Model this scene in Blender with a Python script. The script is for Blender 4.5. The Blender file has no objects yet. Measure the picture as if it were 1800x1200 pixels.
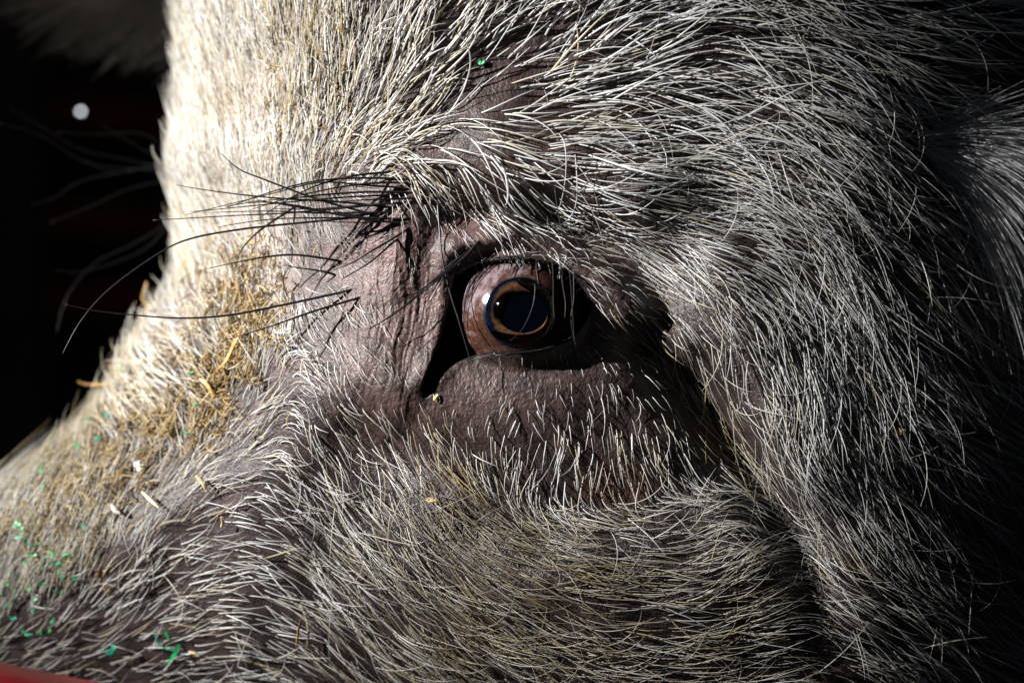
import bpy, math, random
import numpy as np

random.seed(7)
rng = np.random.default_rng(11)
scn = bpy.context.scene
C = scn.collection

# ---------------------------------------------------------------- camera, light, exposure
S = 0.000125            # metres per picture unit on the plane of the eye (1800 units across = 22.5 cm)
D = 0.625               # camera to eye, metres
DU = D / S

cam_data = bpy.data.cameras.new('camera')
cam = bpy.data.objects.new('camera', cam_data)
C.objects.link(cam)
cam.location = (0, -D, 0)
cam.rotation_euler = (math.radians(90), 0, 0)
cam_data.lens = 100
cam_data.sensor_width = 36
cam_data.clip_start = 0.01
cam_data.clip_end = 50
cam_data.dof.use_dof = True
cam_data.dof.focus_distance = D - 0.003
cam_data.dof.aperture_fstop = 10.0
scn.camera = cam

w = bpy.data.worlds.new('World')
scn.world = w
w.use_nodes = True
bg = w.node_tree.nodes['Background']
bg.inputs['Color'].default_value = (0.62, 0.78, 1.0, 1)
bg.inputs['Strength'].default_value = 0.02

KEY_DIR = np.array([-0.845, -0.40, 0.37])
KEY_DIR = KEY_DIR / np.linalg.norm(KEY_DIR)
key_data = bpy.data.lights.new('key_lamp', 'SPOT')
key = bpy.data.objects.new('key_lamp', key_data)
C.objects.link(key)
aim = np.array([-0.070, 0.02, 0.021])
key.location = tuple(aim + KEY_DIR * 3.0)
import mathutils
key.rotation_euler = mathutils.Vector(tuple(-KEY_DIR)).to_track_quat('-Z', 'Y').to_euler()
key_data.energy = 1540
key_data.color = (1.0, 0.985, 0.955)
key_data.shadow_soft_size = 0.026
key_data.spot_size = math.radians(5.6)
key_data.spot_blend = 1.0

vs = scn.view_settings
vs.view_transform = 'Standard'
vs.look = 'None'
vs.exposure = 0.0
vs.gamma = 1.0
vs.use_curve_mapping = False
scn.cycles.max_bounces = 8
scn.cycles.diffuse_bounces = 3
scn.cycles.transparent_max_bounces = 12
scn.cycles.use_denoising = True
scn.cycles_curves.shape = 'RIBBONS'
scn.cycles_curves.subdivisions = 2


# ---------------------------------------------------------------- helpers
def tag(o, label=None, cat=None, group=None, kind=None):
    if label: o['label'] = label
    if cat: o['category'] = cat
    if group: o['group'] = group
    if kind: o['kind'] = kind
    return o


def link(o, parent=None):
    C.objects.link(o)
    if parent is not None:
        o.parent = parent
    return o


def ss(a, b, x):
    t = np.clip((x - a) / (b - a), 0, 1)
    return t * t * (3 - 2 * t)


def hash2(ix, iy, seed):
    h = (ix.astype(np.int64) * 374761393 + iy.astype(np.int64) * 668265263 + seed * 2246822519) & 0xffffffff
    h = ((h ^ (h >> 13)) * 1274126177) & 0xffffffff
    h = h ^ (h >> 16)
    return (h & 0xffff) / 65535.0


def noise(x, y, seed=0):
    x0 = np.floor(x); y0 = np.floor(y)
    fx = x - x0; fy = y - y0
    fx = fx * fx * fx * (fx * (fx * 6 - 15) + 10); fy = fy * fy * fy * (fy * (fy * 6 - 15) + 10)
    a = hash2(x0, y0, seed); b = hash2(x0 + 1, y0, seed)
    c = hash2(x0, y0 + 1, seed); d = hash2(x0 + 1, y0 + 1, seed)
    return (a + (b - a) * fx) * (1 - fy) + (c + (d - c) * fx) * fy - 0.5


def fbm(x, y, seed=0, n=4):
    r = 0; a = 1.0
    for k in range(n):
        r = r + a * noise(x * 2 ** k, y * 2 ** k, seed + k * 17)
        a *= 0.5
    return r


def polydist(u, v, pts):
    d2 = np.full(np.shape(u), 1e12)
    for (ax, ay), (bx, by) in zip(pts[:-1], pts[1:]):
        dx, dy = bx - ax, by - ay
        t = np.clip(((u - ax) * dx + (v - ay) * dy) / (dx * dx + dy * dy), 0, 1)
        d2 = np.minimum(d2, (u - ax - t * dx) ** 2 + (v - ay - t * dy) ** 2)
    return np.sqrt(d2)


def smooth_poly(pts, n=6, closed=False):
    P = np.array(pts, float)
    out = []
    m = len(P)
    rngk = range(m if closed else m - 1)
    for i in rngk:
        if closed:
            p0, p1, p2, p3 = P[(i - 1) % m], P[i], P[(i + 1) % m], P[(i + 2) % m]
        else:
            p0, p1, p2, p3 = P[max(i - 1, 0)], P[i], P[i + 1], P[min(i + 2, m - 1)]
        for k in range(n):
            t = k / n
            out.append(0.5 * (2 * p1 + (p2 - p0) * t + (2 * p0 - 5 * p1 + 4 * p2 - p3) * t * t + (3 * p1 - p0 - 3 * p2 + p3) * t ** 3))
    if not closed:
        out.append(P[-1])
    return np.array(out)


def inside(u, v, poly):
    r = np.zeros(np.shape(u), bool)
    m = len(poly)
    for i in range(m):
        x1, y1 = poly[i]; x2, y2 = poly[(i + 1) % m]
        if y1 == y2: continue
        c = ((y1 > v) != (y2 > v)) & (u < (x2 - x1) * (v - y1) / (y2 - y1) + x1)
        r ^= c
    return r


def bump(u, v, pts, amp, sig):
    d = polydist(u, v, pts)
    return amp * np.exp(-(d / sig) ** 2)


def blob(u, v, cx, cy, rx, ry, amp, rot=0):
    c, s_ = math.cos(math.radians(rot)), math.sin(math.radians(rot))
    x = ((u - cx) * c + (v - cy) * s_) / rx
    y = (-(u - cx) * s_ + (v - cy) * c) / ry
    return amp * np.exp(-(x * x + y * y))


# ---------------------------------------------------------------- shape of the head
# (u, v): across and down the side of the head; Y: depth, positive away from the viewer
EYE = (914.0, 551.0, 44.0)

ER = 113.0
OPEN = smooth_poly([(744, 692), (762, 655), (779, 612), (792, 565), (797, 520), (810, 484), (850, 463), (910, 457), (970, 465),
                    (1012, 492), (1036, 538), (1020, 576), (985, 602), (920, 617), (862, 621), (818, 629), (782, 652), (755, 692)], 5, True)
SIL_V = [-500, -250, 0, 120, 200, 270, 330, 400, 470, 520, 560, 620, 680, 730, 790, 830, 870, 1000, 1200, 1650]
SIL_U = [650, 420, 322, 326, 322, 309, 316, 322, 322, 292, 264, 232, 196, 160, 104, 40, -30, -190, -330, -500]
W_V = [-500, -200, 0, 450, 700, 900, 1200, 1650]
W_W = [420, 620, 690, 700, 600, 520, 480, 420]
A_V = [-500, 0, 450, 600, 800, 1000, 1650]
A_A = [300, 430, 430, 430, 430, 420, 400]


def features(u, v):
    f = np.zeros(np.shape(u))
    # whole-side curvature
    s = (905 - u) * 0.72 + (v - 555) * 0.69
    f += 0.42 * np.maximum(0, s - 230) ** 1.0 * ss(150, 500, s)
    f += 0.0011 * np.clip(u - 1380, 0, 540) ** 2
    f += 0.0010 * np.maximum(0, v - 1000) ** 2
    f += 0.0004 * np.maximum(0, 60 - v) ** 2
    # brow, fold, lids
    f += bump(u, v, [(890, 262), (1000, 298), (1110, 345)], -58, 90) + blob(u, v, 745, 290, 90, 70, -22)
    f += bump(u, v, [(790, 380), (880, 370), (970, 382), (1070, 440), (1160, 520)], 22, 28)
    f += bump(u, v, [(805, 432), (850, 420), (900, 416), (960, 432), (1040, 482), (1130, 556), (1200, 612)], -34, 30)
    f += bump(u, v, [(690, 400), (700, 500), (712, 600), (705, 690)], -22, 80)
    f += bump(u, v, [(782, 450), (778, 540), (763, 610), (736, 672)], -12, 18)
    # lower lid bag
    f += blob(u, v, 905, 705, 190, 100, -46, 4)
    f += bump(u, v, [(640, 770), (740, 812), (840, 862), (950, 905), (1080, 905), (1190, 870)], 22, 60)
    f += bump(u, v, [(745, 700), (728, 740), (700, 780)], 6, 22)
    # hollow behind the eye and the fold of the jowl
    f += blob(u, v, 1030, 665, 110, 60, -12)
    f += bump(u, v, [(1150, 600), (1205, 670), (1265, 750), (1330, 840), (1385, 930), (1425, 1040), (1460, 1200), (1480, 1400)], 78, 50) * ss(1250, 850, v)
    f += bump(u, v, [(1260, 470), (1310, 580), (1362, 700), (1420, 820)], -34, 80)
    f += bump(u, v, [(970, 386), (1090, 420), (1180, 470)], 44, 50)
    # cheek
    f += blob(u, v, 960, 1060, 360, 170, -48, 2)
        # ridge of the snout side and its hollow
    f += bump(u, v, [(640, 660), (540, 740), (470, 860), (430, 1000), (420, 1130)], -18, 80)
    f += bump(u, v, [(700, 830), (600, 960), (560, 1080)], 6, 60)
    f += bump(u, v, [(430, 560), (400, 660), (330, 760), (230, 850)], 26, 50)
    f += blob(u, v, 215, 960, 70, 60, -16)
    f += blob(u, v, 1480, 330, 160, 120, -30)
    f += blob(u, v, 1660, 250, 120, 90, 60)
    # lumps
    f += 8 * fbm(u / 95, v / 95, 3, 3) * (1 - 0.7 * np.exp(-(((u - 900) / 200) ** 2 + ((v - 690) / 90) ** 2))) + 1.2 * fbm(u / 26, v / 26, 9, 2) * (1 - 0.8 * np.exp(-(((u - 900) / 200) ** 2 + ((v - 690) / 90) ** 2)))
    # long wrinkles between eye and bridge
    wm = np.exp(-(((u - 690) / 105) ** 2 + ((v - 555) / 165) ** 2))
    wu = u + 16 * fbm(u / 60, v / 80, 21, 2) + 0.10 * (v - 560)
    f += wm * (2.2 * np.abs(noise(wu / 13, v / 90, 33)) * 2 + 2.6 * np.abs(noise(wu / 6.5, v / 45, 35)) * 2 + 1.6 * np.abs(noise(u / 60, v / 10, 36)) * 2)
    # fine cells all over, finer on the lids
    f += 1.0 * np.abs(noise((u + v * .5) / 9, (v - u * .3) / 9, 41)) * 2 * (1 - 0.7 * np.exp(-(((u - 900) / 200) ** 2 + ((v - 690) / 90) ** 2)))
    lid = np.exp(-(((u - 900) / 230) ** 2 + ((v - 600) / 150) ** 2))
    f += lid * (1.2 * np.abs(noise(u / 4.6, v / 7.5, 43)) * 2 + 1.2 * np.abs(noise(u / 16, v / 5.5, 44)) * 2)
    # lids hug the eyeball
    r2 = (u - EYE[0]) ** 2 + (v - EYE[1]) ** 2
    cap = EYE[2] - np.sqrt(np.maximum(ER + 16, 0) ** 2 - np.minimum(r2, (ER + 15) ** 2))
    k = ss(180, 98, np.sqrt(r2))
    k2 = 14.0
    h = np.clip(0.5 + 0.5 * (f - cap) / k2, 0, 1)
    sm = f * (1 - h) + cap * h - k2 * h * (1 - h)
    f = f * (1 - k) + sm * k
    # the inner corner slopes down to the eyeball
    dm = polydist(u, v, [(806, 492), (796, 540), (780, 605), (750, 685)])
    km = ss(12, 1, dm) * ss(850, 815, u) * np.where(u < np.interp(v, [480, 540, 605, 690], [812, 800, 780, 742]), 1.0, 0.0)
    f = f * (1 - km) + np.maximum(f, 26) * km
    # opening between the lids
    near = (np.abs(u - 905) < 220) & (np.abs(v - 575) < 180)
    if np.any(near):
        un, vn = u[near], v[near]
        d = polydist(un, vn, [tuple(p) for p in OPEN] + [tuple(OPEN[0])])
        sd = np.where(inside(un, vn, OPEN), d, -d)
        fn = f[near]
        rim = -1.5 * np.exp(-((sd + 8) / 7.0) ** 2)      # swollen rim of the lid
        fn = fn + rim
        tt = ss(-3.0, 9.0, sd)
        f = f.copy()
        f[near] = fn * (1 - tt) + np.maximum(fn + 40 - 25 * ss(830, 790, un), 118 - 46 * ss(832, 792, un)) * tt
    return f


def surf(p, v):
    """p: unrolled distance round the head, v: height -> (u, v, Y)"""
    p = np.asarray(p, float); v = np.asarray(v, float)
    us = np.interp(v, SIL_V, SIL_U); W = np.interp(v, W_V, W_W); a = np.interp(v, A_V, A_A)
    xc = us + a
    rho = 0.5 * (a + W)
    th = np.clip((xc - p) / rho, 0, math.pi)
    far = np.maximum(0, (xc - p) - rho * math.pi)
    u = np.where(p >= xc, p, xc - a * np.sin(th)) + far
    yb = W * (1 - np.cos(th))
    cz = np.cos(th)
    Y = yb + features(u, v) * cz
    # fleece-carrying unevenness where the side turns into the forehead
    return u, v, Y, W


def to_world(u, v, Y, W=None):
    Yc = Y if W is None else np.minimum(Y, W * 1.05)
    k = 1 + Yc / DU
    return np.stack([(u - 900) * S * k, Y * S, (600 - v) * S * k], -1)


def S3(p, v):
    return to_world(*surf(p, v))


def surf_normal(p, v, e=6.0):
    a = S3(p + e, v) - S3(p - e, v)
    b = S3(p, v - e) - S3(p, v + e)
    n = np.cross(a, b)
    n /= np.linalg.norm(n, axis=-1, keepdims=True) + 1e-12
    return n                                        # points outwards (towards the viewer on the near side)


def p_of_u(u, v):
    """near-side p whose surface shows at u"""
    us = np.interp(v, SIL_V, SIL_U); W = np.interp(v, W_V, W_W); a = np.interp(v, A_V, A_A)
    xc = us + a; rho = 0.5 * (a + W)
    t = np.clip((xc - u) / a, 0, 1)
    return np.where(u >= xc, u, xc - rho * np.arcsin(t))


# ---------------------------------------------------------------- materials
def new_mat(name):
    m = bpy.data.materials.new(name)
    m.use_nodes = True
    nt = m.node_tree
    return m, nt, nt.nodes['Principled BSDF']


def simple_mat(name, col, rough=0.6, var=0.25, scale=400, spec=0.4):
    m, nt, b = new_mat(name)
    tc = nt.nodes.new('ShaderNodeTexCoord')
    n = nt.nodes.new('ShaderNodeTexNoise'); n.inputs['Scale'].default_value = scale; n.inputs['Detail'].default_value = 4
    nt.links.new(tc.outputs['Object'], n.inputs['Vector'])
    r = nt.nodes.new('ShaderNodeValToRGB')
    r.color_ramp.elements[0].position = 0.3; r.color_ramp.elements[1].position = 0.7
    r.color_ramp.elements[0].color = tuple(c * (1 - var) for c in col) + (1,)
    r.color_ramp.elements[1].color = tuple(min(1, c * (1 + var)) for c in col) + (1,)
    nt.links.new(n.outputs['Fac'], r.inputs['Fac'])
    nt.links.new(r.outputs['Color'], b.inputs['Base Color'])
    bp = nt.nodes.new('ShaderNodeBump'); bp.inputs['Strength'].default_value = 0.3; bp.inputs['Distance'].default_value = 0.0005
    nt.links.new(n.outputs['Fac'], bp.inputs['Height'])
    nt.links.new(bp.outputs['Normal'], b.inputs['Normal'])
    b.inputs['Roughness'].default_value = rough
    b.inputs['Specular IOR Level'].default_value = spec
    return m


def skin_material():
    m, nt, b = new_mat('pig_skin')
    L = nt.links
    N = nt.nodes.new
    at = N('ShaderNodeAttribute'); at.attribute_name = 'skin_colour'
    tc = N('ShaderNodeTexCoord')
    n1 = N('ShaderNodeTexNoise'); n1.inputs['Scale'].default_value = 260; n1.inputs['Detail'].default_value = 6
    L.new(tc.outputs['Object'], n1.inputs['Vector'])
    mr = N('ShaderNodeMapRange'); mr.inputs['From Min'].default_value = 0.3; mr.inputs['From Max'].default_value = 0.7
    mr.inputs['To Min'].default_value = 0.6; mr.inputs['To Max'].default_value = 1.35
    L.new(n1.outputs['Fac'], mr.inputs['Value'])
    mul = N('ShaderNodeMix'); mul.data_type = 'RGBA'; mul.blend_type = 'MULTIPLY'; mul.inputs[0].default_value = 1
    L.new(at.outputs['Color'], mul.inputs[6]); L.new(mr.outputs['Result'], mul.inputs[7])
    L.new(mul.outputs[2], b.inputs['Base Color'])
    vo = N('ShaderNodeTexVoronoi'); vo.feature = 'DISTANCE_TO_EDGE'; vo.inputs['Scale'].default_value = 980
    nz = N('ShaderNodeTexNoise'); nz.inputs['Scale'].default_value = 500
    L.new(tc.outputs['Object'], nz.inputs['Vector'])
    mx = N('ShaderNodeMix'); mx.data_type = 'VECTOR'; mx.inputs[0].default_value = 0.003
    L.new(tc.outputs['Object'], mx.inputs[4]); L.new(nz.outputs['Color'], mx.inputs[5])
    L.new(mx.outputs[1], vo.inputs['Vector'])
    st = N('ShaderNodeMapRange'); st.inputs['From Max'].default_value = 0.3
    L.new(vo.outputs['Distance'], st.inputs['Value'])
    b1 = N('ShaderNodeBump'); b1.inputs['Strength'].default_value = 0.26; b1.inputs['Distance'].default_value = 0.0004
    L.new(st.outputs['Result'], b1.inputs['Height'])
    n2 = N('ShaderNodeTexNoise'); n2.inputs['Scale'].default_value = 3800; n2.inputs['Detail'].default_value = 4
    L.new(tc.outputs['Object'], n2.inputs['Vector'])
    b2 = N('ShaderNodeBump'); b2.inputs['Strength'].default_value = 0.5; b2.inputs['Distance'].default_value = 0.0002
    L.new(n2.outputs['Fac'], b2.inputs['Height']); L.new(b1.outputs['Normal'], b2.inputs['Normal'])
    L.new(b2.outputs['Normal'], b.inputs['Normal'])
    b.inputs['Roughness'].default_value = 0.46
    b.inputs['Specular IOR Level'].default_value = 0.42
    return m


def hair_material(name='hair'):
    m = bpy.data.materials.new(name)
    m.use_nodes = True
    nt = m.node_tree
    for n in list(nt.nodes): nt.nodes.remove(n)
    out = nt.nodes.new('ShaderNodeOutputMaterial')
    at = nt.nodes.new('ShaderNodeAttribute'); at.attribute_name = 'hair_colour'
    df = nt.nodes.new('ShaderNodeBsdfPrincipled')
    df.inputs['Roughness'].default_value = 0.38
    df.inputs['Specular IOR Level'].default_value = 0.5
    nt.links.new(at.outputs['Color'], df.inputs['Base Color'])
    tr = nt.nodes.new('ShaderNodeBsdfTranslucent')
    nt.links.new(at.outputs['Color'], tr.inputs['Color'])
    mx = nt.nodes.new('ShaderNodeMixShader'); mx.inputs[0].default_value = 0.22
    nt.links.new(df.outputs[0], mx.inputs[1]); nt.links.new(tr.outputs[0], mx.inputs[2])
    nt.links.new(mx.outputs[0], out.inputs['Surface'])
    return m


HAIR = hair_material()
SKIN = skin_material()


# ---------------------------------------------------------------- the head, one continuous mesh
def axis(parts):
    out = []
    for a, b, st in parts:
        n = max(1, int(round(abs(b - a) / st)))
        out.append(np.linspace(a, b, n, endpoint=False))
    return np.concatenate(out)


def mesh_grid(name, P, mat, parent=None, wrap=False, caps=False, attr=None):
    nv, nu = P.shape[:2]
    me = bpy.data.meshes.new(name)
    idx = np.arange(nv * nu).reshape(nv, nu)
    if wrap:
        a = idx; b = np.roll(idx, -1, 1)
    else:
        a = idx[:, :-1]; b = idx[:, 1:]
    q = np.stack([a[:-1], a[1:], b[1:], b[:-1]], -1).reshape(-1, 4)
    loops = q.ravel()
    starts = np.arange(len(q)) * 4
    totals = np.full(len(q), 4)
    if caps:
        loops = np.concatenate([loops, idx[0], idx[-1][::-1]])
        starts = np.concatenate([starts, [len(q) * 4, len(q) * 4 + nu]])
        totals = np.concatenate([totals, [nu, nu]])
    me.vertices.add(nv * nu); me.vertices.foreach_set('co', P.reshape(-1).astype(np.float32))
    me.loops.add(len(loops)); me.loops.foreach_set('vertex_index', loops.astype(np.int32))
    me.polygons.add(len(starts))
    me.polygons.foreach_set('loop_start', starts.astype(np.int32))
    me.update(calc_edges=True)
    me.validate()
    me.polygons.foreach_set('use_smooth', np.ones(len(me.polygons), bool))
    if attr is not None:
        for k, val in attr.items():
            at = me.color_attributes.new(k, 'FLOAT_COLOR', 'POINT')
            col = np.concatenate([val.reshape(-1, 3), np.ones((nv * nu, 1))], 1)
            at.data.foreach_set('color', col.astype(np.float32).ravel())
    me.materials.append(mat)
    o = bpy.data.objects.new(name, me)
    return link(o, parent)


PA = axis([(2150, 1850, 15), (1850, 1150, 4.0), (1150, 540, 1.7), (540, -200, 4.0), (-200, -800, 6), (-800, -3600, 50)])
VA = axis([(-500, -60, 14), (-60, 350, 4.0), (350, 790, 1.7), (790, 1240, 4.0), (1240, 1650, 14)])
PP, VV = np.meshgrid(PA, VA)
UU, _, YY, WW = surf(PP, VV)
HEADP = to_world(UU, VV, YY, WW)


def skin_colour(u, v):
    dark = np.array([0.016, 0.0105, 0.010]); mid = np.array([0.047, 0.029, 0.027]); pink = np.array([0.100, 0.059, 0.055])
    pale = np.array([0.42, 0.36, 0.33]); dirt = np.array([0.038, 0.022, 0.011]); rust = np.array([0.14, 0.06, 0.035])
    c = np.empty(u.shape + (3,)); c[:] = mid
    def mix(k, col):
        nonlocal c
        c = c * (1 - k[..., None]) + col * k[..., None]
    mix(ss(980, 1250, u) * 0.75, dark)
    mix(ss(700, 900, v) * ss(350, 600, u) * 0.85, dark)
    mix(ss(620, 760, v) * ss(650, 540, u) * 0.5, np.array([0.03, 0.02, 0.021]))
    mix(ss(560, 440, u) * ss(640, 520, v) * 0.8, pale)
    mix(np.exp(-(((u - 690) / 110) ** 2 + ((v - 500) / 190) ** 2)) * 0.95, pink)
    mix(np.exp(-(((u - 850) / 120) ** 2 + ((v - 395) / 40) ** 2)) * 0.6, pink)
    mix(np.exp(-(((u - 900) / 190) ** 2 + ((v - 700) / 75) ** 2)) * 0.55, np.array([0.064, 0.040, 0.037]))
    mix(np.exp(-(((u - 1080) / 60) ** 2 + ((v - 850) / 30) ** 2)) * 0.7, rust)
    mix(np.exp(-(((u - 880) / 150) ** 2 + ((v - 150) / 120) ** 2)) * 0.6, np.array([0.040, 0.024, 0.022]))
    dn = np.clip(fbm(u / 70, v / 70, 71, 3) + 0.45, 0, 1)
    mix(np.exp(-(polydist(u, v, [(400, 520), (330, 640), (260, 760), (150, 860)]) / 85) ** 2) * (0.5 + 0.5 * dn), dirt)
    # dark rims of the lids and tear line
    d = polydist(u, v, [tuple(p) for p in OPEN] + [tuple(OPEN[0])])
    mix(np.exp(-(d / 9) ** 2) * 0.95, np.array([0.018, 0.014, 0.015]))
    mix(inside(u, v, OPEN) * 1.0, np.array([0.050, 0.022, 0.021]))
    mot = np.clip(fbm(u / 34, v / 34, 81, 3), -0.5, 0.5)
    c *= (1 + 0.7 * mot)[..., None]
    return np.clip(c, 0.004, 1)


near_mask = YY < WW * 1.3
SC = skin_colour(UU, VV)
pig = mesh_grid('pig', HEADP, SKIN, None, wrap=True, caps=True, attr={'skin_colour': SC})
tag(pig, 'grey bristly pig head turned left, its eye and white lit forehead filling the frame', 'pig')

# ---------------------------------------------------------------- eye
def revolve(prof, n=96, sx=1.0, sz=1.0):
    prof = np.array(prof, float)
    a = np.linspace(0, 2 * math.pi, n, endpoint=False)
    P = np.empty((len(prof), n, 3))
    P[..., 0] = prof[:, 0:1] * np.cos(a) * sx
    P[..., 1] = prof[:, 1:2]
    P[..., 2] = prof[:, 0:1] * np.sin(a) * sz
    return P


eye_c = to_world(np.array(EYE[0]), np.array(EYE[1]), np.array(EYE[2]))
LIM = 61.0


def sclera_mat():
    m, nt, b = new_mat('sclera')
    N = nt.nodes.new; L = nt.links
    tc = N('ShaderNodeTexCoord')
    n1 = N('ShaderNodeTexNoise'); n1.inputs['Scale'].default_value = 420; n1.inputs['Detail'].default_value = 7; n1.inputs['Roughness'].default_value = 0.65
    L.new(tc.outputs['Object'], n1.inputs['Vector'])
    sx = N('ShaderNodeSeparateXYZ'); L.new(tc.outputs['Object'], sx.inputs[0])
    # browner towards the lower half and towards the iris
    ln = N('ShaderNodeVectorMath'); ln.operation = 'LENGTH'
    cx = N('ShaderNodeCombineXYZ'); L.new(sx.outputs['X'], cx.inputs[0]); L.new(sx.outputs['Z'], cx.inputs[2])
    L.new(cx.outputs[0], ln.inputs[0])
    m1 = N('ShaderNodeMapRange'); m1.inputs['From Min'].default_value = 100 * S; m1.inputs['From Max'].default_value = 62 * S
    L.new(ln.outputs['Value'], m1.inputs['Value'])
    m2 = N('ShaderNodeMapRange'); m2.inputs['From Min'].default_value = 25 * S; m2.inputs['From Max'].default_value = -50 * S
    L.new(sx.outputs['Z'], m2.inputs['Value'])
    ad = N('ShaderNodeMath'); ad.operation = 'MULTIPLY_ADD'; ad.inputs[1].default_value = 0.15
    L.new(m1.outputs[0], ad.inputs[0])
    ad2 = N('ShaderNodeMath'); ad2.operation = 'MULTIPLY_ADD'; ad2.inputs[1].default_value = 0.32
    nc = N('ShaderNodeMath'); nc.operation = 'MULTIPLY_ADD'; nc.inputs[1].default_value = 1.9; nc.inputs[2].default_value = -0.42; L.new(n1.outputs['Fac'], nc.inputs[0])
    L.new(m2.outputs[0], ad2.inputs[0]); L.new(nc.outputs[0], ad2.inputs[2])
    L.new(ad2.outputs[0], ad.inputs[2])
    r = N('ShaderNodeValToRGB')
    e = r.color_ramp.elements
    e[0].position = 0.50; e[0].color = (0.17, 0.135, 0.155, 1)
    e[1].position = 1.1 - 0.1; e[1].color = (0.030, 0.012, 0.006, 1)
    x = e.new(0.66); x.color = (0.10, 0.062, 0.060, 1)
    x = e.new(0.80); x.color = (0.045, 0.02, 0.012, 1)
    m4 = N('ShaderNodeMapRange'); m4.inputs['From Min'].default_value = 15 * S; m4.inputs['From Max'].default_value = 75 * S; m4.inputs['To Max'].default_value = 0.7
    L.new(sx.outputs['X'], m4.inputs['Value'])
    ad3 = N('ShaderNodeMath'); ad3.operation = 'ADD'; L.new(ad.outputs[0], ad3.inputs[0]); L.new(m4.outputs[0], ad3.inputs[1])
    L.new(ad3.outputs[0], r.inputs['Fac'])
    # fine red-brown vessels
    n2 = N('ShaderNodeTexNoise'); n2.inputs['Scale'].default_value = 900; n2.inputs['Detail'].default_value = 3; n2.inputs['Distortion'].default_value = 2.5
    L.new(tc.outputs['Object'], n2.inputs['Vector'])
    rm = N('ShaderNodeMapRange'); rm.inputs['From Min'].default_value = 0.52; rm.inputs['From Max'].default_value = 0.62; rm.inputs['To Max'].default_value = 0.45
    L.new(n2.outputs['Fac'], rm.inputs['Value'])
    mx = N('ShaderNodeMix'); mx.data_type = 'RGBA'
    L.new(rm.outputs[0], mx.inputs[0]); L.new(r.outputs['Color'], mx.inputs[6]); mx.inputs[7].default_value = (0.10, 0.045, 0.04, 1)
    # dark ring at the edge of the cornea
    m3 = N('ShaderNodeMapRange'); m3.inputs['From Min'].default_value = 66 * S; m3.inputs['From Max'].default_value = 61.5 * S
    L.new(ln.outputs['Value'], m3.inputs['Value'])
    mx2 = N('ShaderNodeMix'); mx2.data_type = 'RGBA'
    L.new(m3.outputs[0], mx2.inputs[0]); L.new(mx.outputs[2], mx2.inputs[6]); mx2.inputs[7].default_value = (0.006, 0.008, 0.016, 1)
    L.new(mx2.outputs[2], b.inputs['Base Color'])
    bp = N('ShaderNodeBump'); bp.inputs['Strength'].default_value = 0.25; bp.inputs['Distance'].default_value = 0.0002
    L.new(n1.outputs['Fac'], bp.inputs['Height']); L.new(bp.outputs['Normal'], b.inputs['Normal'])
    b.inputs['Roughness'].default_value = 0.16
    m5 = N('ShaderNodeMapRange'); m5.inputs['From Min'].default_value = -10 * S; m5.inputs['From Max'].default_value = 60 * S
    m5.inputs['To Min'].default_value = 0.4; m5.inputs['To Max'].default_value = 0.0
    L.new(sx.outputs['X'], m5.inputs['Value'])
    L.new(m5.outputs[0], b.inputs['Specular IOR Level']); L.new(m5.outputs[0], b.inputs['Coat Weight'])
    b.inputs['Coat IOR'].default_value = 1.35
    b.inputs['Coat Roughness'].default_value = 0.04
    return m


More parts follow.
